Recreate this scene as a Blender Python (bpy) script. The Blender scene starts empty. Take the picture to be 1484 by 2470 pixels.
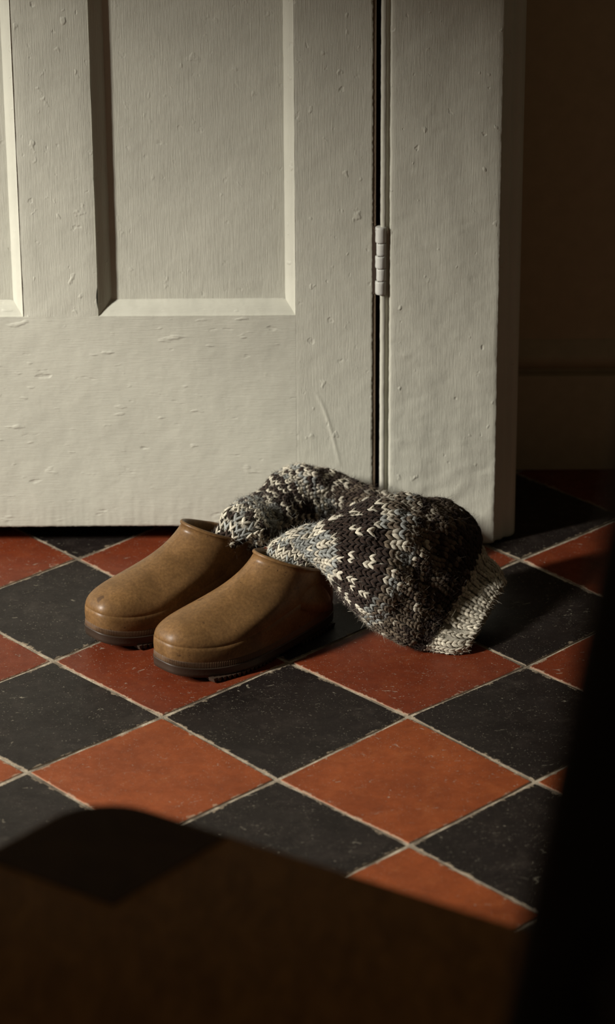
import bpy, math, random
import numpy as np
from mathutils import Matrix, Vector, noise
SC = bpy.context.scene
COL = SC.collection
RNG = random.Random(7)

# ------------------------------------------------------------------ camera, world, light, exposure
cd = bpy.data.cameras.new('camera'); cam = bpy.data.objects.new('camera', cd); COL.objects.link(cam)
cd.sensor_fit = 'VERTICAL'; cd.sensor_height = 36.0; cd.lens = 7775/2470*36.0
PITCH, ROLL, CAMY, CAMZ = .42855, .0060, -4.2885, 2.014
F = Vector((0, math.cos(PITCH), -math.sin(PITCH)))
R0 = Vector((1, 0, 0)); D0 = F.cross(R0)
Rr = R0*math.cos(ROLL) + D0*math.sin(ROLL); Dd = F.cross(Rr)
cam.matrix_world = Matrix(((Rr.x, -Dd.x, -F.x, 0), (Rr.y, -Dd.y, -F.y, CAMY), (Rr.z, -Dd.z, -F.z, CAMZ), (0, 0, 0, 1)))
cd.dof.use_dof = True; cd.dof.focus_distance = 4.38; cd.dof.aperture_fstop = 3.6
cd.clip_start = .05
SC.camera = cam
SC.view_settings.view_transform = 'Standard'; SC.view_settings.look = 'None'
SC.view_settings.gamma = 1; SC.view_settings.use_curve_mapping = False
SC.view_settings.exposure = 0.0
w = bpy.data.worlds.new('world'); SC.world = w; w.use_nodes = True
bg = w.node_tree.nodes['Background']; bg.inputs[0].default_value = (.60, .48, .325, 1); bg.inputs[1].default_value = .072

LDIR = Vector((-.790, -.375, .485)).normalized()        # towards the daylight
AIM = Vector((-.05, -.35, .15))
ld = bpy.data.lights.new('window_daylight', 'AREA'); lo = bpy.data.objects.new('window_daylight', ld); COL.objects.link(lo)
ld.shape = 'RECTANGLE'; ld.size = .34; ld.size_y = 1.2; ld.energy = 655; ld.color = (1.0, .95, .87)
lo.location = AIM + LDIR*6.0
lo.rotation_euler = (-LDIR).to_track_quat('-Z', 'Y').to_euler()

# ------------------------------------------------------------------ helpers
def link(name, verts, faces, m=None, parent=None, smooth=False, uvs=None):
    me = bpy.data.meshes.new(name); me.from_pydata([tuple(v) for v in verts], [], faces); me.update()
    if m: me.materials.append(m)
    if smooth: me.polygons.foreach_set('use_smooth', [True]*len(me.polygons))
    o = bpy.data.objects.new(name, me); COL.objects.link(o)
    if parent: o.parent = parent
    return o
def empty(name, loc=(0, 0, 0)):
    o = bpy.data.objects.new(name, None); o.location = loc; o.empty_display_size = .05; COL.objects.link(o); return o
def tag(o, label=None, cat=None, group=None, kind=None):
    for k, v in (('label', label), ('category', cat), ('group', group), ('kind', kind)):
        if v: o[k] = v
    return o
def boxmesh(x0, y0, z0, x1, y1, z1):
    v = [(x0,y0,z0),(x1,y0,z0),(x1,y1,z0),(x0,y1,z0),(x0,y0,z1),(x1,y0,z1),(x1,y1,z1),(x0,y1,z1)]
    f = [(0,3,2,1),(4,5,6,7),(0,1,5,4),(1,2,6,5),(2,3,7,6),(3,0,4,7)]
    return v, f
def box(name, a, b, m, parent=None, bevel=0):
    v, f = boxmesh(*a, *b); o = link(name, v, f, m, parent)
    if bevel:
        md = o.modifiers.new('bevel', 'BEVEL'); md.width = bevel; md.segments = 3; md.limit_method = 'ANGLE'
        o.data.polygons.foreach_set('use_smooth', [True]*len(o.data.polygons))
        md2 = o.modifiers.new('wn', 'WEIGHTED_NORMAL')
    return o
def extrude(name, prof, axis, a, b, m, parent=None, n=1, smooth=True, jit=None):
    """open or closed profile of 2-D points swept along an axis; prof in the two other axes"""
    V = []; K = len(prof)
    for i in range(n+1):
        t = a+(b-a)*i/n
        for k, (p, q) in enumerate(prof):
            c = {'z': (p, q, t), 'x': (t, p, q), 'y': (p, t, q)}[axis]
            if jit: c = jit(c, k)
            V.append(c)
    Fc = []
    for i in range(n):
        for k in range(K):
            k2 = (k+1) % K
            Fc.append((i*K+k, i*K+k2, (i+1)*K+k2, (i+1)*K+k))
    Fc.append(tuple(range(K))[::-1]); Fc.append(tuple(n*K+k for k in range(K)))
    o = link(name, V, Fc, m, parent)
    import bmesh
    bm = bmesh.new(); bm.from_mesh(o.data); bmesh.ops.recalc_face_normals(bm, faces=bm.faces); bm.to_mesh(o.data); bm.free()
    if smooth:
        o.data.polygons.foreach_set('use_smooth', [True]*len(o.data.polygons)); o.data.set_sharp_from_angle(angle=math.radians(38))
    return o

class NT:
    def __init__(s, name):
        s.m = bpy.data.materials.new(name); s.m.use_nodes = True; s.t = s.m.node_tree
        s.b = s.t.nodes['Principled BSDF']
    def n(s, typ, **k):
        x = s.t.nodes.new(typ)
        for a, v in k.items():
            if a.startswith('i_'):
                key = a[2:]; key = int(key) if key.isdigit() else key.replace('_', ' ')
                if isinstance(v, bpy.types.NodeSocket): s.t.links.new(v, x.inputs[key])
                else: x.inputs[key].default_value = v
            else: setattr(x, a, v)
        return x
    def l(s, a, b): s.t.links.new(a, b)
    def set(s, name, v):
        if isinstance(v, bpy.types.NodeSocket): s.l(v, s.b.inputs[name])
        else: s.b.inputs[name].default_value = v
    def obj(s, scale=(1, 1, 1), rand=False):
        g = s.n('ShaderNodeNewGeometry')
        v = g.outputs['Position']
        if rand:
            oi = s.n('ShaderNodeObjectInfo'); mu = s.n('ShaderNodeMath', operation='MULTIPLY', i_0=oi.outputs['Random'], i_1=37.0)
            v = s.n('ShaderNodeVectorMath', operation='ADD', i_0=v, i_1=mu.outputs[0]).outputs[0]
        mp = s.n('ShaderNodeVectorMath', operation='MULTIPLY', i_0=v, i_1=scale)
        return mp.outputs[0]
    def noise(s, vec, scale, detail=3, rough=.5, dist=0):
        return s.n('ShaderNodeTexNoise', i_Vector=vec, i_Scale=scale, i_Detail=detail, i_Roughness=rough, i_Distortion=dist).outputs['Fac']
    def ramp(s, fac, stops, interp='LINEAR'):
        r = s.n('ShaderNodeValToRGB', i_Fac=fac); cr = r.color_ramp; cr.interpolation = interp
        while len(cr.elements) > 1: cr.elements.remove(cr.elements[-1])
        for i, (p, c) in enumerate(stops):
            e = cr.elements[0] if i == 0 else cr.elements.new(p)
            e.position = p; e.color = (c, c, c, 1) if isinstance(c, (int, float)) else (*c, 1)
        return r.outputs['Color']
    def mix(s, fac, a, b, mode='MIX'):
        x = s.n('ShaderNodeMix', data_type='RGBA', blend_type=mode)
        for i, v in ((0, fac), (6, a), (7, b)):
            if isinstance(v, bpy.types.NodeSocket): s.l(v, x.inputs[i])
            else: x.inputs[i].default_value = v if i == 0 else (*v, 1)
        return x.outputs[2]
    def math(s, op, a, b=0.0, c=0.0):
        return s.n('ShaderNodeMath', operation=op, i_0=a, i_1=b, i_2=c).outputs[0]
    def bump(s, h, strength=.3, dist=.002, prev=None):
        b = s.n('ShaderNodeBump', i_Height=h, i_Strength=strength, i_Distance=dist)
        if prev is not None: s.l(prev, b.inputs['Normal'])
        return b.outputs['Normal']

def paint(name, grain, dents=1.0, base=(.57, .565, .475)):
    """old thick eggshell paint; grain = 'v' brush marks upright, 'h' level"""
    t = NT(name)
    sc = (1, 1, .022) if grain == 'v' else (.03, 1, 1)
    b1 = t.noise(t.obj(sc), 1300, 2, .6)
    b2 = t.noise(t.obj(tuple(.07 if q < 1 else 1 for q in sc)), 480, 4, .65)
    lump = t.noise(t.obj(), 28, 3, .5)
    # dents and pimples: sparse cells
    nz = t.noise(t.obj((1, 1, .8) if grain == 'v' else (.45, 1, 1.3)), 62, 2, .5)
    dn = t.ramp(nz, [(.0, 0), (.20, .2), (.31, 1), (.68, 1), (.78, 1.7), (1, 1.9)])
    c1 = t.ramp(t.noise(t.obj(), 9, 4, .6), [(.3, tuple(q*.93 for q in base)), (.7, tuple(q*1.04 for q in base))])
    t.set('Base Color', c1); t.set('Roughness', t.ramp(t.noise(t.obj(), 30, 2), [(.3, .42), (.7, .56)]))
    n = t.bump(b2, .42, .0010); n = t.bump(b1, .50, .0006, n); n = t.bump(lump, .35, .004, n); n = t.bump(dn, .60*dents, .0017, n)
    t.set('Normal', n); t.b.inputs['Specular IOR Level'].default_value = .4
    return t.m

def plain(name, col, rough=.5, **k):
    t = NT(name)
    v = t.noise(t.obj(), 40, 4, .6)
    t.set('Base Color', t.ramp(v, [(.3, tuple(c*.93 for c in col)), (.7, tuple(min(1, c*1.06) for c in col))])); t.set('Roughness', rough)
    t.set('Normal', t.bump(t.noise(t.obj(), 300, 3), .15, .0008))
    for a, b in k.items(): t.set(a.replace('_', ' '), b)
    return t.m

def tile_mat(name, lo_, hi_, spot, chips, rlo, rhi, amt):
    t = NT(name)
    uv = t.n('ShaderNodeTexCoord').outputs['UV']
    P = t.obj((1, 1, 1), rand=True)
    big = t.noise(P, 14, 5, .62); mid = t.noise(P, 70, 5, .7)
    col = t.mix(t.ramp(big, [(.3, 0), (.7, 1)]), lo_, hi_)
    col = t.mix(t.ramp(mid, [(.35, .0), (.75, .45)]), col, tuple(q*.62 for q in lo_))
    # cloudy worn patches
    cl = t.ramp(t.noise(P, 24, 6, .75, .4), [(.52, 0), (.72, spot[3])])
    col = t.mix(cl, col, spot[:3])
    # fine pale specks
    sp = t.ramp(t.noise(P, 380, 2, .6), [(.64, 0), (.71, 1)])
    gate = t.ramp(t.noise(P, 30, 4, .7), [(.40, .15), (.62, 1)])
    spk = t.math('MULTIPLY', sp, gate)
    col = t.mix(t.math('MULTIPLY', spk, .55), col, chips)
    # scratches
    wv = t.ramp(t.noise(t.n('ShaderNodeVectorMath', operation='MULTIPLY', i_0=P, i_1=(.35, 1.6, 1)).outputs[0], 120, 4, .65, 2.2), [(.66, 0), (.72, .8)])
    scr = t.math('MULTIPLY', wv, t.ramp(t.noise(P, 11, 2), [(.5, 0), (.6, amt)]))
    col = t.mix(scr, col, chips)
    # chipped pits
    pit = t.ramp(t.noise(t.n('ShaderNodeVectorMath', operation='MULTIPLY', i_0=P, i_1=(.8, 1.2, 1)).outputs[0], 78, 4, .65, 1.2), [(.65, 0), (.71, 1)])
    pit = t.math('MULTIPLY', pit, t.ramp(t.noise(P, 8, 2), [(.38, 0), (.48, 1)]))
    col = t.mix(t.math('MULTIPLY', pit, .6), col, chips)
    # mortar smeared over the arris: distance to the tile edge from its UV
    sx = t.n('ShaderNodeSeparateXYZ', i_0=uv)
    ex = t.math('MINIMUM', sx.outputs[0], t.math('SUBTRACT', 1.0, sx.outputs[0]))
    ey = t.math('MINIMUM', sx.outputs[1], t.math('SUBTRACT', 1.0, sx.outputs[1]))
    e = t.math('MINIMUM', ex, ey)
    e2 = t.math('SUBTRACT', e, t.math('MULTIPLY', t.ramp(t.noise(P, 55, 5, .75), [(.50, 0), (.80, 1)]), .045))
    edge = t.ramp(e2, [(.0, 1), (.007, 0)])
    col = t.mix(t.math('MULTIPLY', edge, .55), col, (.36, .29, .20))
    t.set('Base Color', col)
    t.set('Roughness', t.math('ADD', t.ramp(t.noise(P, 35, 5, .7), [(.3, rlo), (.7, rhi)]), t.math('MULTIPLY', t.math('MAXIMUM', pit, edge), .3)))
    n = t.bump(big, .25, .002); n = t.bump(mid, .25, .0008, n); n = t.bump(t.math('MULTIPLY', pit, -1.0), .5, .0012, n); n = t.bump(spk, .3, .0005, n)
    t.set('Normal', n); t.b.inputs['Specular IOR Level'].default_value = .28
    return t.m

M = {}
M['paint_v'] = paint('paint upright brush', 'v')
M['paint_h'] = paint('paint level brush', 'h')
M['paint_rough'] = paint('paint lumpy architrave', 'v', 1.5)
M['paint_hinge'] = paint('paint on hinge iron', 'v', .8, (.62, .62, .57))
M['paint_panel'] = paint('paint panel', 'v', .6)
M['wall'] = plain('old plaster wall', (.50, .40, .26), .7)
M['skirt'] = plain('dull skirting paint', (.42, .34, .22), .45)
M['under'] = plain('bare dark wood', (.05, .03, .018), .8)
M['black'] = plain('blackout boards', (.02, .016, .012), .9)  # near-black stand-in for the unlit space behind the door
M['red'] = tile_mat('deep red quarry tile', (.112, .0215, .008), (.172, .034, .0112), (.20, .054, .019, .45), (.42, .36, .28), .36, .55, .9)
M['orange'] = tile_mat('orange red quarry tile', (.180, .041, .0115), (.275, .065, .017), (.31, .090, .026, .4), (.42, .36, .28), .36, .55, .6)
M['dark'] = tile_mat('black quarry tile', (.0090, .0066, .0058), (.0175, .0132, .0115), (.048, .038, .031, .45), (.30, .27, .20), .33, .52, .7)

# ------------------------------------------------------------------ floor
def grout_mat():
    t = NT('sandy mortar'); P = t.obj()
    c = t.mix(t.ramp(t.noise(P, 45, 5, .7), [(.35, 0), (.68, 1)]), (.16, .125, .085), (.54, .47, .35))
    c = t.mix(t.ramp(t.noise(P, 16, 3, .6), [(.38, .75), (.55, 0)]), c, (.06, .045, .03))
    t.set('Base Color', c); t.set('Roughness', .9); t.set('Normal', t.bump(t.noise(P, 260, 4, .7), .8, .0015)); return t.m
G0, GA, GB = (-.0365, -.6945), (.1560, -.1673), (.1670, .1559)
KNOWN = {(0,0):(-.0411,-.6987),(-1,0):(-.1933,-.5273),(-2,0):(-.3491,-.3648),(1,0):(.1221,-.8642),(0,1):(.1313,-.5314),(0,2):(.2963,-.3905),
         (-1,3):(.3091,-.0517),(-1,-1):(-.3605,-.6753),(1,1):(.2865,-.7080),(-3,1):(-.3360,-.0399),(0,-1):(-.2008,-.8484)}
def corner(i, j):
    if (i, j) in KNOWN: return KNOWN[(i, j)]
    r = random.Random(i*131+j*17)
    return (G0[0]+GA[0]*i+GB[0]*j+r.uniform(-.0015, .0015), G0[1]+GA[1]*i+GB[1]*j+r.uniform(-.0015, .0015))
def floor_base():
    v = []; f = []; nx, ny = 60, 60
    x0, x1, y0, y1 = -1.75, 1.6, -3.4, .75
    for j in range(ny+1):
        for i in range(nx+1):
            x = x0+(x1-x0)*i/nx; y = y0+(y1-y0)*j/ny
            v.append((x, y, -.0016+.0006*noise.noise(Vector((x*9, y*9, 0)))))
    for j in range(ny):
        for i in range(nx):
            a = j*(nx+1)+i; f.append((a, a+1, a+nx+2, a+nx+1))
    n0 = len(v)
    v += [(x0, y0, -.05), (x1, y0, -.05), (x1, y1, -.05), (x0, y1, -.05)]; f.append((n0+3, n0+2, n0+1, n0))
    return link('floor', v, f, grout_mat(), smooth=True)
floor = tag(floor_base(), 'red and black quarry tile floor laid diagonally with sandy mortar joints', None, None, 'structure')
def tile(i, j):
    C = [corner(i, j), corner(i+1, j), corner(i+1, j+1), corner(i, j+1)]
    r = random.Random(i*977+j*31+5)
    cx = sum(c[0] for c in C)/4; cy = sum(c[1] for c in C)/4
    g = .0022
    def inset(p, k): 
        d = Vector((cx-p[0], cy-p[1])).normalized(); return (p[0]+d.x*k*1.414, p[1]+d.y*k*1.414)
    top = []; low = []; uv = []
    tx, ty = r.uniform(-.003, .003), r.uniform(-.003, .003); dz = r.uniform(-.0004, .0004)
    UVC = [(0, 0), (1, 0), (1, 1), (0, 1)]
    seg = 5
    for e in range(4):
        a, b = C[e], C[(e+1) % 4]; a1, b1 = inset(a, g), inset(b, g)
        en = Vector((b1[1]-a1[1], -(b1[0]-a1[0]))).normalized()
        for k in range(seg):
            s = k/seg; q = r.uniform(-.0007, .0005) if k else 0
            if k == 0: q = 0
            s2 = s if k else 0
            px, py = a1[0]+(b1[0]-a1[0])*s2+en.x*q, a1[1]+(b1[1]-a1[1])*s2+en.y*q
            if k == 0:      # rounded arris at the corner
                d = Vector((cx-px, cy-py)).normalized(); px += d.x*.0016; py += d.y*.0016
            low.append((px, py))
            top.append((px+(cx-px)*.010, py+(cy-py)*.010))
            u0, u1 = UVC[e], UVC[(e+1) % 4]; uv.append((u0[0]+(u1[0]-u0[0])*s, u0[1]+(u1[1]-u0[1])*s))
    n = len(top); z = lambda x, y: dz+(x-cx)*tx+(y-cy)*ty
    v = [(x, y, z(x, y)) for x, y in top]+[(x, y, z(x, y)-.0009) for x, y in low]+[(x, y, -.010) for x, y in low]
    f = [tuple(range(n))]
    for k in range(n):
        k2 = (k+1) % n
        f.append((k, n+k, n+k2, k2)); f.append((n+k, 2*n+k, 2*n+k2, n+k2))
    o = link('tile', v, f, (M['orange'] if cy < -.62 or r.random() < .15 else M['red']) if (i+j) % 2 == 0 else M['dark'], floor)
    L = o.data.uv_layers.new(name='uv')
    for p in o.data.polygons:
        for li in p.loop_indices:
            vi = o.data.loops[li].vertex_index; u, w_ = uv[vi % n]
            if vi >= n: u, w_ = u, w_
            L.data[li].uv = (u*.98+.01, w_*.98+.01) if vi < n else (u, w_)
    return o
for i in range(-12, 14):
    for j in range(-14, 12):
        cx, cy = G0[0]+GA[0]*(i+.5)+GB[0]*(j+.5), G0[1]+GA[1]*(i+.5)+GB[1]*(j+.5)
        if -1.45 < cx < 1.3 and -2.7 < cy < .58 and not (cx < -.95 and cy > -.1): tile(i, j)

# ------------------------------------------------------------------ walls
XL = -1.75
tag(box('wall_back', (-1.75, .045, 0), (-.945, .30, 2.6), M['wall']), kind='structure')
tag(box('wall_door_side', (.122, .046, 0), (.300, .30, 2.6), M['wall']), kind='structure')
tag(box('wall_over_door', (-.945, .046, 2.07), (.122, .30, 2.6), M['wall']), kind='structure')
tag(box('wall_recess', (.300, .300, 0), (1.6, .42, 2.6), M['wall']), kind='structure')
tag(box('wall_blackout', (-.945, .70, 0), (.30, .75, 2.6), M['black']), kind='structure')  # unseen box added behind the door so the gap under it stays dark
tag(box('wall_blackout_side', (-.99, .30, 0), (-.945, .75, 2.6), M['black']), kind='structure')
tag(box('wall_blackout_end', (.18, .301, 0), (.30, .70, 2.6), M['black']), kind='structure')
# unseen wall added left of the picture to trim the window light: four pieces round one opening
WY0, WY1, WZ0, WZ1 = -1.72, -.25, .45, 1.55
lw = empty('light_mask_wall'); tag(lw, kind='structure')
for nm, a, b in (('light_mask_panel', (XL-.14, -3.4, 0), (XL, WY0, 2.6)), ('light_mask_panel', (XL-.14, WY1, 0), (XL, .75, 2.6)),
                 ('light_mask_panel', (XL-.14, WY0, 0), (XL, WY1, WZ0)), ('light_mask_panel', (XL-.14, WY0, WZ1), (XL, WY1, 2.6))):
    box(nm, a, b, M['wall'], lw)

# skirting along the recess: flat board, quirk and ogee top
prof = [(.300, 0), (.272, 0), (.272, .152), (.2735, .155), (.289, .1565), (.289, .162), (.283, .166), (.2795, .173), (.2795, .181), (.283, .188), (.290, .193), (.293, .2), (.300, .206)]
sk = extrude('baseboard_right', prof, 'x', .3005, 1.6, M['skirt']); tag(sk, kind='structure')

# ------------------------------------------------------------------ architrave and lining
def architrave(mirror=None, name='trim_1'):
    pts = [(.1180, .046), (.1180, .012), (.1180, .0045), (.1184, .0022), (.1195, .0006), (.1212, 0)]
    K = 26
    pts += [(.1212+(.2722-.1212)*k/K, 0) for k in range(1, K)]
    pts += [(.2722, .0), (.2737, .0008), (.2746, .0025), (.2750, .0055), (.2775, .0085), (.2815, .0105), (.2850, .0112), (.2865, .0135), (.2880, .0175), (.2920, .0200),
            (.2965, .0205), (.3010, .0235), (.3045, .0290), (.3060, .0350), (.3060, .046)]
    zs = []
    z = 0.0
    while z < .88: zs.append(z); z += .0032
    while z < 2.12: zs.append(z); z += .03
    zs.append(2.12)
    V = []; n = len(pts)
    for z in zs:
        for k, (x, y) in enumerate(pts):
            low = math.exp(-z/.16)
            d = .0011*noise.noise(Vector((x*22, z*11, 1)))*(1+1.2*low)+.0009*noise.noise(Vector((x*70, z*55, 4)))*(.35+1.4*low)
            q = noise.noise(Vector((x*95, z*75, 9)))
            if q > .50: d += .0028*(q-.50)*(1+2*low)
            if q < -.55: d += .004*(q+.55)
            dx = 0
            if abs(x-.2740) < .002:          # knocked and flaking outer arris
                c = noise.noise(Vector((3, z*60, 2))); dx = -.0012*max(0, c)*(1+low)+.0007*noise.noise(Vector((1, z*210, 2)))
            if x < .1216 and y < .006:       # ragged painted inner arris
                dx = .0005*noise.noise(Vector((8, z*120, 2)))+.0006*noise.noise(Vector((8, z*34, 5)))
            e = 0
            if z < .006: e = (1-z/.006)**2*.0035
            V.append((x+dx-(e*.6 if x > .27 else 0), y-d*(1 if .119 < x < .2735 else .25)+e*(1 if y < .03 else 0), z if z > 0 else .0008))
    Fc = []
    for i in range(len(zs)-1):
        for k in range(n-1): Fc.append((i*n+k, i*n+k+1, (i+1)*n+k+1, (i+1)*n+k))
    Fc.append(tuple(range(n))[::-1]); Fc.append(tuple((len(zs)-1)*n+k for k in range(n)))
    if mirror is not None: V = [(mirror-x, y, z) for x, y, z in V]; Fc = [f[::-1] for f in Fc]
    o = link(name, V, Fc, M['paint_rough']); o.data.polygons.foreach_set('use_smooth', [True]*len(Fc)); o.data.set_sharp_from_angle(angle=math.radians(55))
    return tag(o, kind='structure')
architrave()
architrave(-.703, 'trim_2')
def bead_jit(c, k):
    x, y, z = c
    return (x+.0004*noise.noise(Vector((x*40, 2, z*90)))+.0003*noise.noise(Vector((x, 7, z*260))), y+.0006*noise.noise(Vector((5, y*30, z*50))), z)
pr_ = [(.1050, .10), (.1050, .0060), (.1053, .0036), (.1062, .0018), (.1078, .0008), (.1105, .0008), (.1126, .0018), (.1138, .0034), (.1144, .0050), (.1156, .0056), (.1172, .0052), (.1179, .0060), (.1179, .10)]
tag(extrude('trim_3', pr_, 'z', 0, 2.05, M['paint_v'], n=900, jit=bead_jit), kind='structure')
tag(box('trim_4', (-.821, .004, 0), (-.808, .10, 2.05), M['paint_v']), kind='structure')
tag(box('trim_5', (-.821, .004, 2.052), (.1179, .10, 2.07), M['paint_h']), kind='structure')
tag(box('trim_6', (.0985, .043, 0), (.1048, .10, 2.05), M['under']), kind='structure')     # rebate stop behind the hinge gap

# ------------------------------------------------------------------ door
DF, DB = .004, .042
door = empty('door_1', (0, 0, 0)); tag(door, 'old cream panelled door hung on the right', None, None, 'structure')
XS = [-.803, -.690, -.4035, -.2964, -.0154, .0944]       # stile, opening, muntin, opening, stile
ZB, ZR = .031, .3612
def member(name, x0, z0, x1, z1, m, nx, nz, jit=None):
    """board with a real modelled front: grid of points so arrises can be worn"""
    V = []; Fc = []
    for k in range(nz+1):
        for i in range(nx+1):
            x = x0+(x1-x0)*i/nx; z = z0+(z1-z0)*k/nz
            y = DF-.0004*noise.noise(Vector((x*16, z*16, 3)))
            if jit: x, y, z = jit(x, y, z, i, k, nx, nz)
            V.append((x, y, z))
    n = (nx+1)
    for k in range(nz):
        for i in range(nx): a = k*n+i; Fc.append((a, a+1, a+n+1, a+n))
    ring = [i for i in range(nx+1)]+[k*n+nx for k in range(1, nz+1)]+[nz*n+i for i in range(nx-1, -1, -1)]+[k*n for k in range(nz-1, 0, -1)]
    b = len(V)
    for r in ring: V.append((V[r][0], DB, V[r][2]))
    for q in range(len(ring)):
        q2 = (q+1) % len(ring); Fc.append((ring[q2], ring[q], b+q, b+q2))
    Fc.append(tuple(b+q for q in range(len(ring)))[::-1])
    o = link(name, V, Fc, m, door)
    o.data.polygons.foreach_set('use_smooth', [True]*len(Fc)); o.data.set_sharp_from_angle(angle=math.radians(45)); return o
def jit_bottom(x, y, z, i, k, nx, nz):
    if k == 0: z += .0007*noise.noise(Vector((x*60, 0, 1)))+.0006*noise.noise(Vector((x*260, 0, 1)))+.0005; y += .0014
    if k == 1: z = ZB+.0016; y += .0003
    if k == 2: z = ZB+.004+.0016*max(0, noise.noise(Vector((x*40, 4, 1)))); y -= .0004*noise.noise(Vector((x*140, 7, 1)))
    return x, y, z
def jit_hinge(x, y, z, i, k, nx, nz):
    x2, y2, z2 = jit_bottom(x, y, z, i, k, nx, nz) if k < 3 else (x, y, z)
    if i == nx: x2 -= .0014*abs(noise.noise(Vector((0, 3, z*90))))+.0016*max(0, noise.noise(Vector((0, 5, z*240)))); y2 += .0006
    if i == nx-1: y2 -= .0006*abs(noise.noise(Vector((1, 9, z*150))))
    if .120 < z < .245:
        f = (.245-z)/.12; xc = .008+.040*min(1, f)**.62; y2 -= .0010*math.exp(-((x-xc)/.0022)**2)*math.sin(math.pi*min(1, max(0, f)))**.5 if 0 < f < 1 else 0
    if i == 0 and k > 2: y2 += .00015; x2 += .0003*noise.noise(Vector((0, 3, z*30)))
    return x2, y2, z2
def jit_mun(x, y, z, i, k, nx, nz):
    if i in (0, nx):
        y += .0008; x += .0007*noise.noise(Vector((x, 3, z*22)))
        if i == nx and .372 < z < .405: x -= .0018*math.sin((z-.372)/.033*math.pi)      # old chip at the foot of the muntin
    return x, y, z
M['curl'] = plain('broken paint skin', (.17, .125, .08), .6)
member('stile', XS[4], ZB, XS[5], 2.04, M['paint_v'], 64, 900, jit_hinge)
box('bare_edge', (.0900, .0058, ZB+.002), (.0986, .040, 2.038), M['curl'], door)
member('stile', XS[0], ZB, XS[1], 2.04, M['paint_v'], 6, 40)
member('rail', XS[1], ZB, XS[4], ZR, M['paint_h'], 420, 24, jit_bottom)
member('rail', XS[1], .90, XS[4], 1.10, M['paint_h'], 60, 10)
member('rail', XS[1], 1.90, XS[4], 2.04, M['paint_h'], 60, 6)
member('muntin', XS[2], ZR, XS[3], .90, M['paint_v'], 12, 160, jit_mun)
member('muntin', XS[2], 1.10, XS[3], 1.90, M['paint_v'], 6, 40)
PD = .0165
MP = [(0, 0), (.0006, .0014), (.0018, .0028), (.0045, .0048), (.0080, .0078), (.0112, .0112), (.0134, .0142), (.0142, .0152), (.0155, PD)]
def mouldings(x0, z0, x1, z1):
    wx = {0: 1.22, 1: .95, 2: 1.3, 3: 1.2}      # left, right, bottom, top
    def ring(a, d): return [(x0+a*wx[0], DF+d, z0+a*wx[2]), (x1-a*wx[1], DF+d, z0+a*wx[2]), (x1-a*wx[1], DF+d, z1-a*wx[3]), (x0+a*wx[0], DF+d, z1-a*wx[3])]
    R_ = [ring(a, d) for a, d in MP]
    for s in range(4):
        V = []; Fc = []; seg = 60
        for r in R_:
            A, B = Vector(r[s]), Vector(r[(s+1) % 4])
            for q in range(seg+1):
                P = A.lerp(B, q/seg); d = .00035*noise.noise(P*45); V.append((P.x, P.y-d, P.z))
        for a in range(len(R_)-1):
            for q in range(seg):
                i0 = a*(seg+1)+q; Fc.append((i0, i0+1, i0+seg+2, i0+seg+1))
        nb = len(V)
        A, B = Vector(R_[-1][s]), Vector(R_[-1][(s+1) % 4])
        V += [(A.x, A.y+.004, A.z), (B.x, B.y+.004, B.z)]
        last = (len(R_)-1)*(seg+1); Fc.append((last, nb, nb+1, last+seg)); 
        link('moulding', V, Fc, M['paint_v'] if s in (1, 3) else M['paint_h'], door, smooth=True)
    V = []; Fc = []
    nx, nz = 40, 70
    for k in range(nz+1):
        for i in range(nx+1):
            x = x0+.004+(x1-x0-.008)*i/nx; z = z0+.004+(z1-z0-.008)*k/nz
            d = .0007*noise.noise(Vector((x*9, z*6, 6)))
            b = 0
            for (bx, bz, r, h) in ((-.082, .402, .012, .0010), (-.118, .400, .008, .0007), (-.15, .398, .010, .0006)):
                b += h*math.exp(-(((x-bx)/r)**2+((z-bz)/(r*.45))**2))
            V.append((x, DF+PD-d-b, z))
    n = nx+1
    for k in range(nz):
        for i in range(nx): a = k*n+i; Fc.append((a, a+1, a+n+1, a+n))
    ring_ = [i for i in range(nx+1)]+[k*n+nx for k in range(1, nz+1)]+[nz*n+i for i in range(nx-1, -1, -1)]+[k*n for k in range(nz-1, 0, -1)]
    b0 = len(V)
    for r in ring_: V.append((V[r][0], DF+PD+.012, V[r][2]))
    for q in range(len(ring_)): q2 = (q+1) % len(ring_); Fc.append((ring_[q2], ring_[q], b0+q, b0+q2))
    Fc.append(tuple(b0+q for q in range(len(ring_)))[::-1])
    link('panel', V, Fc, M['paint_panel'], door, smooth=True).data.set_sharp_from_angle(angle=math.radians(40))
for xa, xb in ((XS[1], XS[2]), (XS[3], XS[4])):
    mouldings(xa, ZR, xb, .90); mouldings(xa, 1.10, xb, 1.90)

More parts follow.
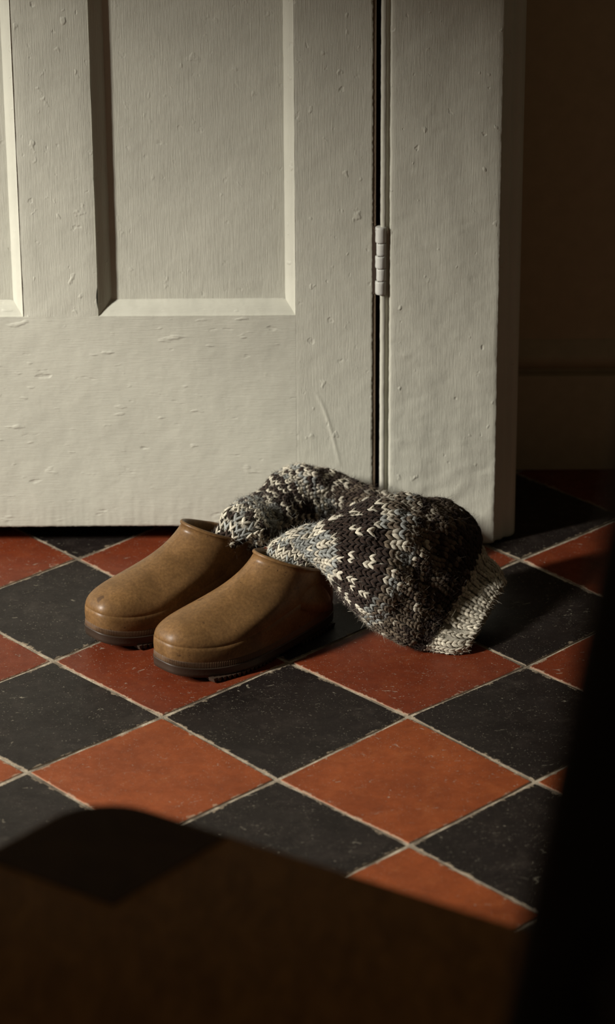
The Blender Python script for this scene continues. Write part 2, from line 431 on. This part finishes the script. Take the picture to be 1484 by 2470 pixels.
# butt hinge: five painted knuckles, its pin tips and the leaf edges; a broken paint skin curling off it
def hinge(z0):
    h = empty('hinge', (0, 0, 0)); h.parent = door
    zz = [z0+q for q in (.393, .4136, .4324, .4514, .4706, .4947)]
    for k in range(5):
        a, b = zz[k]+.0006, zz[k+1]-.0006
        wide = (k % 2 == 0)
        cx = .1057 if wide else .1066; r = .0078 if wide else .0071; cy = .0030
        V = []; Fc = []; n = 28
        lev = [(a, r-.0006), (a+.0005, r-.0001), (a+.0030, r+.0001), ((a+b)/2, r-.0001), (b-.0030, r+.0001), (b-.0005, r-.0001), (b, r-.0006)]
        for z, rr in lev:
            for i in range(n):
                th = 2*math.pi*i/n; q = rr+.00028*noise.noise(Vector((math.cos(th)*3, math.sin(th)*3, z*160+k)))
                V.append((cx+q*math.cos(th), cy+q*math.sin(th), z))
        for l in range(len(lev)-1):
            for i in range(n): i2 = (i+1) % n; Fc.append((l*n+i, l*n+i2, (l+1)*n+i2, (l+1)*n+i))
        Fc.append(tuple(range(n))[::-1]); Fc.append(tuple((len(lev)-1)*n+i for i in range(n)))
        o = link('knuckle', V, Fc, M['paint_hinge'], h, smooth=True); o.data.set_sharp_from_angle(angle=math.radians(50))
    core = box('hinge_pin', (.1018, -.0020, zz[0]+.001), (.1098, .004, zz[5]-.001), M['under'], h)
    box('leaf', (.0890, .0042, zz[0]), (.0990, .030, zz[5]), M['under'], h)
    box('leaf', (.1052, .0062, zz[0]), (.1140, .030, zz[5]), M['paint_v'], h)
    if z0 == 0:
        for path in ([(.099, .4990), (.0965, .5030), (.0925, .5018), (.0918, .4985), (.0945, .4930), (.0985, .4895)],
                     [(.1140, .4935), (.1165, .4900), (.1150, .4860)], [(.0985, .3965), (.0960, .3970), (.0945, .3945), (.0965, .3920)],
                     [(.0990, .5260), (.0962, .5235), (.0970, .5190), (.0990, .5170)]):
            cu = bpy.data.curves.new('paint_curl', 'CURVE'); cu.dimensions = '3D'; sp = cu.splines.new('NURBS'); sp.points.add(len(path)-1)
            for q, (x, z) in enumerate(path): sp.points[q].co = (x, -.001-.002*math.sin(q*1.3), z, 1)
            sp.use_endpoint_u = True; sp.order_u = 3; cu.bevel_depth = .00022; cu.bevel_resolution = 1; cu.resolution_u = 8; cu.materials.append(M['curl'])
            o = bpy.data.objects.new('paint_curl', cu); COL.objects.link(o); o.parent = h
hinge(0.0); hinge(1.28)

# ------------------------------------------------------------------ garden clogs
def rubber():
    t = NT('tan moulded rubber'); P = t.obj()
    c = t.mix(t.ramp(t.noise(P, 26, 5, .65, .5), [(.32, 0), (.70, 1)]), (.135, .073, .027), (.240, .130, .049))
    c = t.mix(t.ramp(t.noise(P, 260, 3, .6), [(.35, .5), (.65, 0)]), c, (.080, .042, .017))
    sp = t.ramp(t.noise(P, 150, 3, .6), [(.27, .8), (.31, 0)]); c = t.mix(sp, c, (.045, .024, .012))
    bl = t.ramp(t.noise(P, 60, 2, .5), [(.24, .7), (.29, 0)]); c = t.mix(bl, c, (.05, .027, .014))
    dust = t.ramp(t.noise(P, 900, 2, .5), [(.74, 0), (.78, .5)]); c = t.mix(dust, c, (.45, .33, .2))
    t.set('Base Color', c); t.set('Roughness', t.ramp(t.noise(P, 50, 4, .6), [(.3, .36), (.7, .50)]))
    t.set('Normal', t.bump(t.noise(P, 700, 3, .6), .12, .0004, t.bump(t.noise(P, 60, 3), .10, .002)))
    t.b.inputs['Subsurface Weight'].default_value = .02; t.b.inputs['Subsurface Radius'].default_value = (.006, .003, .0012); t.b.inputs['Subsurface Scale'].default_value = .6
    t.b.inputs['Specular IOR Level'].default_value = .32
    return t.m
M['rubber'] = rubber()
M['band'] = plain('dark brown ribbed rubber', (.092, .049, .021), .5)
M['sole'] = plain('dark brown sole rubber', (.036, .022, .0135), .5)
CL, WD = .295, .0575
def ci(s, X, Y):
    """smooth (Catmull) interpolation through a few stations"""
    s = min(max(s, X[0]), X[-1]); i = max(0, min(len(X)-2, sum(1 for x in X if x <= s)-1))
    h = X[i+1]-X[i]; f = (s-X[i])/h
    d = [(Y[min(len(Y)-1, k+1)]-Y[max(0, k-1)])/(X[min(len(X)-1, k+1)]-X[max(0, k-1)]) for k in (i, i+1)]
    return (2*f**3-3*f*f+1)*Y[i]+(f**3-2*f*f+f)*h*d[0]+(3*f*f-2*f**3)*Y[i+1]+(f**3-f*f)*h*d[1]
def outline(n, out=0.0):
    P = []
    for i in range(n):
        th = 2*math.pi*i/n; s = .5*(1-math.cos(th)); sg = math.sin(th)
        wd = ci(s, [0, .12, .3, .42, .6, .8, 1], [.047, .0495, .0535, .052, .0455, .040, .037])*WD/.0535
        y = wd*math.copysign(abs(sg)**.62, sg) - .006*math.exp(-(s/.25)**2)
        P.append((s*CL-out*math.cos(th), y+out*math.copysign(abs(sg)**.6, sg), th, s))
    return P
def spring(s): return .013*max(0, 1-s/.26)**2
def bez(a, b, c, d, t): return tuple((1-t)**3*p+3*(1-t)**2*t*q+3*(1-t)*t*t*r+t**3*w_ for p, q, r, w_ in zip(a, b, c, d))
def bridge(L, cap_first=False, cap_last=False):
    V = [p for l in L for p in l]; n = len(L[0]); Fc = []
    for a in range(len(L)-1):
        for i in range(n): i2 = (i+1) % n; Fc.append((a*n+i, a*n+i2, (a+1)*n+i2, (a+1)*n+i))
    if cap_first: Fc.append(tuple(range(n))[::-1])
    if cap_last: Fc.append(tuple((len(L)-1)*n+i for i in range(n)))
    return V, Fc
def make_clog(label, T, phi, flip):
    root = empty('garden_clog', (T[0], T[1], 0)); tag(root, label, 'shoe', 'pair of tan garden clogs')
    c, s_ = math.cos(phi), math.sin(phi)
    def W(p): x, y, z = p; y *= flip; return (c*x+s_*y, s_*x-c*y, z)
    def mk(name, V, Fc, m, smooth=True, ang=None):
        Fc = [f if flip < 0 else f[::-1] for f in Fc]
        o = link(name, [W(p) for p in V], Fc, m, root, smooth)
        if ang: o.data.set_sharp_from_angle(angle=math.radians(ang))
        return o
    n = 160; m_ = 26
    xr, Hf, Hs, ar, br, zs0 = .226, .133, .088, .056, .041, .050
    O = outline(n); rise = lambda s: ci(s, [0, .25, .6, .8, 1], [0, .001, .012, .018, .019])
    L = []
    for z, o in ((.0235, -.0012), (.0255, -.0004), (.030, .0006), (.037, .0010), (.043, .0008), (.0482, .0004)):
        L.append([(x-o*math.cos(th), y+o*math.copysign(abs(math.sin(th))**.6, math.sin(th)), z+spring(s)*.9+(z-.0235)/.025*rise(s)) for x, y, th, s in O])
    L.append([(x+.0003*math.cos(th), y-.0003*math.sin(th), .0490+spring(s)*.85+rise(s)) for x, y, th, s in O])      # fine moulded seam
    UP = []
    for k in range(m_+1):
        t = k/m_; R_ = []
        for (x, y, th, s) in O:
            co, si = math.cos(th), math.sin(th)
            rx = xr-ar*co; ry = br*math.copysign(abs(si)**(1.1 if co > 0 else .75), si); rz = Hs+(Hf-Hs)*(.5*(1+co))**1.25
            p0 = (x, y, zs0+spring(s)*.8+rise(s)); dx, dy = rx-x, ry-y; toe = (.5*(1+co))**1.7
            p1 = (x+dx*.02*toe, y+dy*.16*(1-toe), p0[2]+.018+.019*toe); p2 = (rx-dx*.34, (ry-dy*.22)*(1-.34*toe), rz-.018-.038*toe)
            q = bez(p0, p1, p2, (rx, ry, rz), t)
            # lip bead round the opening
            lip = max(0, 1-(1-t)/.075)**.6; lip = 0
            # faint centre crease from toe to throat
            if abs(si) < .03 and co > 0 and .12 < t < .93: q = (q[0], q[1], q[2]+.0005)
            R_.append(q)
        UP.append(R_)
    L += UP
    top = UP[-1]
    for din, dz in ((-.0012, .0005), (-.0021, .0018), (-.0018, .0036), (-.0004, .0048), (.0016, .0049), (.0032, .0038), (.0038, .0018), (.0040, -.003), (.0040, -.02), (-.004, -.045), (-.006, -.06)):
        L.append([(px+din*math.cos(th), py-din*math.sin(th), pz+dz) for (px, py, pz), (x, y, th, s) in zip(top, O)])
    V, Fc = bridge(L, False, True); mk('upper', V, Fc, M['rubber'])
    # ribbed foxing band: upright ribs all round
    N = 1240; B0, B1, Bc = [], [], []
    for i, (x, y, th, s) in enumerate(outline(N)):
        o = .0004 if i % 4 < 2 else -.0004
        sg = math.copysign(abs(math.sin(th))**.6, math.sin(th)); z = spring(s)*.9
        f = lambda o_, zz: (x-o_*math.cos(th), y+o_*sg, zz+z)
        B0.append(f(o+.0008, .0180)); B1.append(f(o+.0007, .0262)); Bc.append(f(-.0014, .0300))
    inner = [(x+.004*math.cos(th), y-.004*math.sin(th), .0180+spring(s)*.9) for x, y, th, s in outline(N)]
    V, Fc = bridge([inner, B0, B1, Bc]); mk('ribbed_band', V, Fc, M['band'], True, 60)
    # sole with welt line
    O2 = outline(n); S = []
    for o, z in ((-.006, .0032), (-.0015, .0036), (.0010, .0052), (.0014, .0098), (.0016, .0160), (.0021, .0172), (.0021, .0184), (.0010, .0190), (-.006, .0190)):
        S.append([(x-o*math.cos(th), y+o*math.copysign(abs(math.sin(th))**.6, math.sin(th)), z+spring(s)) for x, y, th, s in O2])
    V, Fc = bridge(S, True, True); mk('sole', V, Fc, M['sole'])
    # tread lugs, zig-zag bars under ball and heel
    V = []; Fc = []
    x = .046
    while x < CL-.012:
        if not (.150 < x < .205):
            s = x/CL; wd = float(np.interp(s, [0, .12, .3, .42, .6, .8, 1], [.03, .046, .0535, .052, .044, .038, .026]))*WD/.0535
            z0 = .0002+spring(s)*.92; zt = .006+spring(s); b = len(V); k = 10
            for q in range(k+1):
                yy = -wd+2*wd*q/k; xo = .0010*(-1)**q
                for (dx, zz) in ((-.0010, z0), (.0010, z0), (.0030, zt), (-.0030, zt)): V.append((x+dx+xo, yy-.003*math.exp(-(s/.25)**2), zz))
            for q in range(k):
                for e in range(4): e2 = (e+1) % 4; Fc.append((b+q*4+e, b+q*4+e2, b+q*4+4+e2, b+q*4+4+e))
            Fc.append((b+3, b+2, b+1, b)); Fc.append(tuple(b+k*4+e for e in range(4)))
        x += .0075
    mk('tread', V, Fc, M['sole'], False)
    return root
make_clog('tan rubber garden clog nearer the viewer, front sock spilling out of its opening', (-.193, -.430), math.radians(42), 1)
make_clog('tan rubber garden clog nearer the door, partly hidden behind the other clog', (-.300, -.326), math.radians(40), -1)

# ------------------------------------------------------------------ hand-knitted socks
CREAM, GREY, BROWN, TAUPE, DKB = (.72, .67, .54), (.36, .375, .35), (.036, .0225, .0165), (.19, .15, .105), (.080, .062, .052)
def wool():
    t = NT('marled wool'); a = t.n('ShaderNodeAttribute', attribute_name='yarn').outputs['Color']
    v = t.noise(t.obj(), 900, 3, .6)
    t.set('Base Color', t.mix(t.ramp(v, [(.3, 0), (.7, .35)]), a, (.02, .016, .013), 'MIX')); t.set('Roughness', .95)
    t.set('Normal', t.bump(t.noise(t.obj(), 1500, 3, .6), .5, .0006)); t.b.inputs['Specular IOR Level'].default_value = .1
    t.b.inputs['Sheen Weight'].default_value = .06; t.b.inputs['Sheen Roughness'].default_value = .6
    return t.m
M['wool'] = wool()
def catmull(K, t):
    n = len(K)-1; x = min(max(t, 0), 1)*n; i = min(int(x), n-1); f = x-i
    p = [K[max(0, i-1)], K[i], K[i+1], K[min(n, i+2)]]
    return .5*((2*p[1])+(p[2]-p[0])*f+(2*p[0]-5*p[1]+4*p[2]-p[3])*f*f+(3*p[1]-p[0]-3*p[2]+p[3])*f**3)
def make_sock(label, keys, seed, ncol, cuff_rows, bands):
    E1 = [np.array(k[0]) for k in keys]; E2 = [np.array(k[1]) for k in keys]; TH = [np.array([k[2]]) for k in keys]
    VIEW = np.array([0, -.89, .46])
    T = np.linspace(0, 1, 241); Cc = np.array([(catmull(E1, t)+catmull(E2, t))/2 for t in T]); Aa = np.array([(catmull(E1, t)-catmull(E2, t))/2 for t in T])
    th_ = np.array([catmull(TH, t)[0] for t in T])
    tan = np.gradient(Cc, axis=0); tan /= np.linalg.norm(tan, axis=1)[:, None]
    for _ in range(8): tan[1:-1] = (tan[:-2]+2*tan[1:-1]+tan[2:])/4
    Bv = np.cross(Aa, tan); Bv /= np.linalg.norm(Bv, axis=1)[:, None]; Bv *= np.sign((Bv@VIEW))[:, None]
    for _ in range(8): Bv[1:-1] = (Bv[:-2]+2*Bv[1:-1]+Bv[2:])/4
    Bv /= np.linalg.norm(Bv, axis=1)[:, None]
    arc = np.concatenate([[0], np.cumsum(np.linalg.norm(np.diff(Cc+.0*Bv, axis=0), axis=1))]); LEN = arc[-1]
    def S(s, th, extra=0.0):
        t = np.interp(s, arc, T); x = t*240; i = min(int(x), 239); f = x-i
        C_ = Cc[i]*(1-f)+Cc[i+1]*f; A_ = Aa[i]*(1-f)+Aa[i+1]*f; B_ = Bv[i]*(1-f)+Bv[i+1]*f; b = th_[i]*(1-f)+th_[i+1]*f
        co, si = math.cos(th), math.sin(th); si2 = math.copysign(abs(si)**.85, si)
        p = C_+A_*co+B_*b*si2
        nrm = A_/np.linalg.norm(A_)*co*b/np.linalg.norm(A_)+B_*si; nrm = nrm/np.linalg.norm(nrm)
        nz = noise.noise(Vector(p*26)+Vector((seed, 0, 0)))*.0060+noise.noise(Vector(p*60)+Vector((seed, 3, 0)))*.0022
        p = p+nrm*(nz+extra)
        if p[2] < .0045: p[2] = .0045+(p[2]-.0045)*.08
        if p[1] > -.0065: p[1] = -.0065
        return p
    root = empty('knitted_sock', tuple(float(q) for q in Cc[-1]*np.array([1, 1, 0]))); tag(root, label, 'sock', 'pair of chunky patterned wool socks')
    off = np.array(root.location)
    def loc(p): return (p[0]-off[0], p[1]-off[1], p[2]-off[2])
    RH = .0064; rows = int(LEN/RH)
    # ---- felted tube under the stitches
    nu = ncol*2; V = []; L_ = []
    for r in range(rows*2+1):
        s = LEN*r/(rows*2); L_.append([loc(S(s, 2*math.pi*i/nu, -.0016)) for i in range(nu)])
    for q, ins in ((0, -.006), (-6, -.007), (-14, -.008)):
        s = LEN*(rows*2+q)/(rows*2); L_.append([loc(S(s, 2*math.pi*i/nu, ins)) for i in range(nu)])
    V, Fc = bridge(L_, True, True)
    tube = link('lining', V, Fc, M['wool'], root, True)
    ca = tube.data.color_attributes.new('yarn', 'FLOAT_COLOR', 'POINT'); rc = random.Random(5); cl = []
    for r in range(len(L_)):
        for i in range(nu): k_ = bands(min(rows-1, r//2), i//2, rows, rc, None); cl += [k_[0]*.6+.01, k_[1]*.6+.008, k_[2]*.6+.006, 1]
    ca.data.foreach_set('color', cl)
    # ---- yarn stitches
    rg = random.Random(seed*91)
    K, NR = 6, 7
    prof = [(-1, .12), (-.80, .62), (-.42, 1), (0, 1.05), (.42, .92), (.80, .55), (1.05, .10)]
    def lobe_set(which):
        VV = []; FF = []; CO = []; fib = []; fco = []
        for r in range(rows):
            cuff = r >= rows-cuff_rows
            if cuff != (which == 'cuff'): continue
            s = (r+.5)*LEN/rows
            for cidx in range(ncol):
                th = 2*math.pi*(cidx+.5+.12*rg.uniform(-1, 1))/ncol
                rib = (cidx % 2 == 0)
                P = S(s, th, -.0018 if (cuff and not rib) else .0); Pa = S(s+LEN/rows*.6, th, 0 if not (cuff and not rib) else -.0018); Pc = S(s, th+math.pi/ncol*.9, 0)
                a = Pa-P; la = np.linalg.norm(a)
                if la < 1e-6: continue
                a /= la; cvec = Pc-P; hw = np.linalg.norm(cvec)/.9
                if hw < .0034:
                    if cidx % 2: continue
                    hw *= 2
                lrow = min(la/.6, 1.7*LEN/rows)
                cvec = cvec-a*np.dot(cvec, a); cvec /= max(1e-9, np.linalg.norm(cvec)); nn = np.cross(a, cvec)
                ctr = Cc[min(240, int(np.interp(s, arc, T)*240))]
                if np.dot(nn, P-ctr) < 0: nn = -nn
                col = bands(r, cidx, rows, rg, P)
                for sd in (-1, 1):
                    tilt = (.52 if not cuff else .34)+rg.uniform(-.12, .12)
                    ax = a*math.cos(tilt)+cvec*sd*math.sin(tilt); sid = np.cross(nn, ax)
                    hl = lrow*.76*rg.uniform(.9, 1.15); rw = min(hw*.42, .0036)*rg.uniform(.85, 1.15); rh = rw*.66
                    if cuff: hl *= .92; rw *= 1.0
                    c0 = P+cvec*sd*hw*.46+nn*(.0006+rg.uniform(-.0004, .0007)); base = len(VV)
                    g_ = rg.uniform(.75, 1.25); kc = tuple(min(1, q*g_) for q in col)
                    for (u, rr) in prof:
                        bow = .0007*(1-u*u)
                        for k in range(K):
                            an = 2*math.pi*k/K
                            VV.append(loc(c0+ax*u*hl+sid*math.cos(an)*rw*rr+nn*(math.sin(an)*rh*rr+bow)))
                            CO.append((*kc, 1))
                    for l in range(NR-1):
                        for k in range(K): k2 = (k+1) % K; FF.append((base+l*K+k, base+l*K+k2, base+(l+1)*K+k2, base+(l+1)*K+k))
                    FF.append(tuple(base+k for k in range(K))[::-1]); FF.append(tuple(base+(NR-1)*K+k for k in range(K)))
                    for _ in range(8):
                        d = nn*rg.uniform(.02, .7)+ax*rg.uniform(-1.2, 1.2)+sid*rg.uniform(-1, 1); d /= np.linalg.norm(d)
                        bend = np.array([rg.uniform(-1, 1) for _ in range(3)])*.5; ll = rg.uniform(.0022, .0065) if rg.random() < .93 else rg.uniform(.007, .012)
                        p0 = c0+nn*rh*.6+ax*rg.uniform(-.6, .6)*hl; pts = [p0+d*ll*q+bend*ll*q*q for q in (0, .5, 1)]
                        if min(q[2] for q in pts) > .0005: fib.append(pts); fco.append(tuple(min(1, q*1.25+.02) for q in col))
        return VV, FF, CO, fib, fco
    for which in ('body', 'cuff'):
        VV, FF, CO, fib, fco = lobe_set(which)
        if not VV: continue
        part = link('ribbed_cuff' if which == 'cuff' else 'stitches', VV, FF, M['wool'], root, True)
        ca = part.data.color_attributes.new('yarn', 'FLOAT_COLOR', 'POINT'); ca.data.foreach_set('color', [q for c_ in CO for q in c_])
        if which == 'body': part['kind'] = 'stuff'
        else: part['label'] = 'cream ribbed cuff'
        FV, FFc, FC = [], [], []
        for pts, c_ in zip(fib, fco):
            b = len(FV); d = pts[2]-pts[0]; d = d/np.linalg.norm(d); s1 = np.cross(d, [0, 0, 1.]); s1 = s1/max(1e-6, np.linalg.norm(s1)); s2 = np.cross(d, s1)
            for p_, rr in zip(pts, (.00012, .00010, .00005)):
                for k in range(3): an = 2.094*k; FV.append(loc(p_+s1*math.cos(an)*rr+s2*math.sin(an)*rr)); FC.append((*c_, 1))
            for l in range(2):
                for k in range(3): k2 = (k+1) % 3; FFc.append((b+l*3+k, b+l*3+k2, b+l*3+3+k2, b+l*3+3+k))
        fz = link('fuzz', FV, FFc, M['wool'], part, True); fz['kind'] = 'stuff'
        ca = fz.data.color_attributes.new('yarn', 'FLOAT_COLOR', 'POINT'); ca.data.foreach_set('color', [q for c_ in FC for q in c_])
    return root
def lerp3(a, b, f): return tuple(x+(y-x)*f for x, y in zip(a, b))
def marl(base, rg, alt, p): return lerp3(base, alt, rg.random()*p)
def bands_front(r, c, rows, rg, P):
    if r >= rows-9: return marl(CREAM, rg, TAUPE, .35)
    q = (r+1.2*math.sin(c*.35))/(rows-9)*36
    if q < 9: return rg.choice([CREAM, CREAM, GREY]) if rg.random() < .75 else DKB
    if q < 15: return marl(rg.choice([GREY, CREAM, CREAM, GREY]), rg, BROWN, .35)
    if q < 21: return CREAM if (c % 4 in (0, 1) and r % 3 != 0 and rg.random() < .6) else BROWN
    if q < 25: return marl(rg.choice([TAUPE, CREAM, GREY, TAUPE]), rg, BROWN, .5)
    if q < 28: return marl(CREAM, rg, TAUPE, .6) if (c+r) % 4 == 0 and rg.random() < .6 else marl(rg.choice([BROWN, TAUPE, TAUPE]), rg, BROWN, .5)
    if q < 31: return marl(rg.choice([TAUPE, TAUPE, BROWN, TAUPE]), rg, BROWN, .5)
    if q < 33: return marl(TAUPE, rg, BROWN, .5) if (c*2+r) % 5 < 2 else BROWN
    return rg.choice([BROWN, BROWN, BROWN, DKB])
def bands_back(r, c, rows, rg, P):
    if r >= rows-6: return marl(CREAM, rg, TAUPE, .3)
    q = (r+1.0*math.sin(c*.4+1))/(rows-6)*36
    if q < 3: return CREAM if rg.random() < .7 else GREY
    if q < 5: return CREAM if (c+r) % 3 == 0 else BROWN
    if q < 9: return marl(rg.choice([CREAM, CREAM, GREY, BROWN]), rg, BROWN, .2)
    if q < 14: return marl(rg.choice([GREY, GREY, CREAM, DKB]), rg, BROWN, .45)
    if q < 20: return CREAM if (c+2*r) % 5 in (0, 1) and rg.random() < .7 else BROWN
    if q < 24: return marl(rg.choice([CREAM, GREY, CREAM, BROWN]), rg, BROWN, .35)
    if q < 29: return CREAM if (c+r) % 3 == 0 and rg.random() < .8 else marl(BROWN, rg, TAUPE, .3)
    return marl(rg.choice([TAUPE, CREAM, BROWN]), rg, BROWN, .6)
KF = [((-.048, -.290, .050), (-.022, -.318, .045), .014), ((-.056, -.283, .095), (-.010, -.296, .078), .016),
      ( (-0.0528, -0.271, 0.128) , (-0.0005, -0.2778, 0.098) , 0.018 ),
      ( (-0.0299, -0.2603, 0.138) , (0.0099, -0.2713, 0.105) , 0.024 ),
      ( (0.0113, -0.2488, 0.145) , (0.028, -0.2947, 0.092) , 0.032 ),
      ( (0.0563, -0.2273, 0.155) , (0.0503, -0.3261, 0.078) , 0.042 ),
      ( (0.1087, -0.196, 0.16) , (0.08, -0.3514, 0.06) , 0.044 ),
      ( (0.1618, -0.1676, 0.15) , (0.1082, -0.3558, 0.038) , 0.04 ),
      ( (0.2049, -0.1467, 0.13) , (0.1366, -0.3556, 0.02) , 0.034 ),
      ( (0.2333, -0.1492, 0.1) , (0.1538, -0.3526, 0.012) , 0.027 ),
      ( (0.2502, -0.1735, 0.066) , (0.1658, -0.3513, 0.01) , 0.022 ),
      ( (0.2689, -0.1905, 0.05) , (0.1917, -0.3578, 0.008) , 0.019 ),
      ( (0.2766, -0.2128, 0.038) , (0.2192, -0.3512, 0.007) , 0.016 ),
]
KB = [((-.155, -.195, .050), (-.124, -.198, .045), .014), ((-.150, -.190, .092), (-.110, -.196, .086), .018),
      ( (-0.1274, -0.1909, 0.114) , (-0.0849, -0.2017, 0.104) , 0.022 ),
      ( (-0.119, -0.165, 0.1257) , (-0.0652, -0.2006, 0.104) , 0.026 ),
      ( (-0.098, -0.13, 0.1296) , (-0.0414, -0.1468, 0.08) , 0.027 ),
      ( (-0.0707, -0.1, 0.1313) , (-0.0203, -0.1145, 0.07) , 0.029 ),
      ( (-0.0472, -0.068, 0.1428) , (0.0046, -0.0835, 0.06) , 0.03 ),
      ( (-0.0163, -0.05, 0.1522) , (0.0346, -0.0626, 0.06) , 0.03 ),
      ( (0.02, -0.045, 0.14) , (0.0647, -0.0516, 0.06) , 0.03 ),
      ( (0.0648, -0.045, 0.1241) , (0.0973, -0.0706, 0.06) , 0.03 ),
      ( (0.1066, -0.05, 0.1064) , (0.1239, -0.0849, 0.05) , 0.028 ),
      ( (0.1394, -0.055, 0.0855) , (0.1541, -0.0779, 0.03) , 0.024 ),
      ( (0.166, -0.07, 0.0678) , (0.1906, -0.0684, 0.012) , 0.018 ),
]
make_sock('chunky brown and cream wool sock drooping from the nearer clog, cream cuff on the tiles', KF, 3, 42, 9, bands_front)
make_sock('chunky marled wool sock slumped over the farther clog against the door', KB, 8, 28, 7, bands_back)

# ------------------------------------------------------------------ dark furniture near the camera
def wood(name, a, b, sc=(1, 1, 1)):
    t = NT(name); P = t.obj(sc)
    t.set('Base Color', t.mix(t.ramp(t.noise(P, 20, 5, .65, .8), [(.3, 0), (.7, 1)]), a, b)); t.set('Roughness', .7); t.b.inputs['Specular IOR Level'].default_value = .15
    t.set('Normal', t.bump(t.noise(P, 160, 3), .2, .001)); return t.m
M['oak'] = wood('dark stained oak', (.16, .070, .018), (.30, .14, .036), (3, 1, 1))
M['oak2'] = wood('near black corner inlay', (.050, .028, .014), (.075, .042, .020))
M['ebony'] = wood('black stained ash', (.012, .009, .007), (.024, .017, .013), (1, 1, .3))
bench = empty('low_bench', (-.205, -1.575, 0)); tag(bench, 'dark stained low wooden bench with rounded corners in the shaded foreground', 'bench')
bd1 = Vector((.846, -.533, 0)); bd2 = Vector((-.655, -.755, 0))
def bp(a, b, z): q = bd1*a+bd2*b; return (q.x, q.y, z)
def rounded(l, w_, r, ins=0, z=0, k=8):
    pts = []
    for (cx, cy, a0) in ((r, r, math.pi), (l-r, r, 1.5*math.pi), (l-r, w_-r, 0), (r, w_-r, .5*math.pi)):
        for q in range(k+1):
            a = a0+.5*math.pi*q/k; pts.append(bp(cx+(r-ins)*math.cos(a), cy+(r-ins)*math.sin(a), z))
    return pts
BL, BW = .78, .46
V, Fc = bridge([rounded(BL, BW, .06, .004, .448), rounded(BL, BW, .06, 0, .452), rounded(BL, BW, .06, 0, .474), rounded(BL, BW, .06, .002, .478), rounded(BL, BW, .06, .006, .480)], True, True)
o = link('bench_top', V, [f[::-1] for f in Fc], M['oak'], bench, True); o.data.set_sharp_from_angle(angle=math.radians(35))
def bbox(name, a0, b0, z0, a1, b1, z1, m):
    v = [bp(a, b, z) for z in (z0, z1) for a, b in ((a0, b0), (a1, b0), (a1, b1), (a0, b1))]
    f = [(0,3,2,1),(4,5,6,7),(0,1,5,4),(1,2,6,5),(2,3,7,6),(3,0,4,7)]
    o = link(name, v, [q[::-1] for q in f], m, bench); md = o.modifiers.new('b', 'BEVEL'); md.width = .004; md.segments = 2; return o
for a, b in ((.05, .05), (BL-.10, .05), (BL-.10, BW-.10), (.05, BW-.10)): bbox('leg', a, b, .0005, a+.05, b+.05, .448, M['oak'])
for q in ((.07, .06, .385, BL-.07, .08, .446), (.07, BW-.08, .385, BL-.07, BW-.06, .446), (.06, .08, .385, .08, BW-.08, .446), (BL-.08, .08, .385, BL-.06, BW-.08, .446)): bbox('apron', *q, M['oak'])
V, Fc = bridge([[bp(.06-.053*math.cos(q*math.pi/16), .06-.053*math.sin(q*math.pi/16), z) for q in range(9)]+[bp(.157, .007, z), bp(.160, .165, z), bp(.007, .160, z)] for z in (.4795, .4808)], True, True)
link('corner_inlay', V, [f[::-1] for f in Fc], M['oak2'], bench)

chair = empty('ladderback_chair', (0, 0, 0)); tag(chair, 'black ladder-back chair whose raked back post stands at the right edge of the photo', 'chair')
def tube(name, path, m, parent, n=16):
    """path of (point, radius)"""
    V = []; K = len(path); P = [Vector(p) for p, r in path]
    for i, (p, r) in enumerate(path):
        d = (P[min(K-1, i+1)]-P[max(0, i-1)]).normalized(); s1 = d.cross(Vector((0, 1, 0)) if abs(d.y) < .9 else Vector((0, 0, 1))).normalized(); s2 = d.cross(s1)
        for k in range(n): a = 2*math.pi*k/n; V.append(P[i]+(s1*math.cos(a)+s2*math.sin(a))*r)
    Fc = [(i*n+k, i*n+(k+1) % n, (i+1)*n+(k+1) % n, (i+1)*n+k) for i in range(K-1) for k in range(n)]
    Fc.append(tuple(range(n))[::-1]); Fc.append(tuple((K-1)*n+k for k in range(n)))
    return link(name, V, Fc, m, parent, True)
for y in (-2.66, -3.10):
    tube('back_post', [((.108, y, .0005), .020), ((.100, y, .20), .024), ((.098, y, .45), .027), ((.116, y, .62), .033), ((.147, y, .905), .0355), ((.174, y, 1.10), .034), ((.200, y, 1.30), .030), ((.205, y, 1.335), .031), ((.209, y, 1.36), .022), ((.211, y, 1.372), .006)], M['ebony'], chair)
for z in (.66, .82, .98, 1.14):
    x = .122+(z-.66)*.13
    V, Fc = bridge([[(x+.022*math.sin(math.pi*q/10)+d, -2.68-.40*q/10, z+zz+(.012*math.sin(math.pi*q/10) if zz > 0 else 0)) for d, zz in ((-.005, -.03), (.005, -.03), (.005, .03), (-.005, .03))] for q in range(11)], True, True)
    link('ladder_slat', V, Fc, M['ebony'], chair)
for y in (-2.66, -3.10):
    tube('leg', [((-.30, y, .0005), .015), ((-.30, y, .2), .020), ((-.30, y, .47), .019)], M['ebony'], chair)
for z in (.16, .28):
    for y in (-2.66, -3.10): tube('stretcher', [((-.285, y, z), .010), ((.090, y, z), .010)], M['ebony'], chair, 10)
    tube('stretcher', [((-.30, -2.68, z+.03), .010), ((-.30, -3.08, z+.03), .010)], M['ebony'], chair, 10)
box('seat', (-.33, -3.125, .432), (.086, -2.635, .458), M['ebony'], chair, .010)
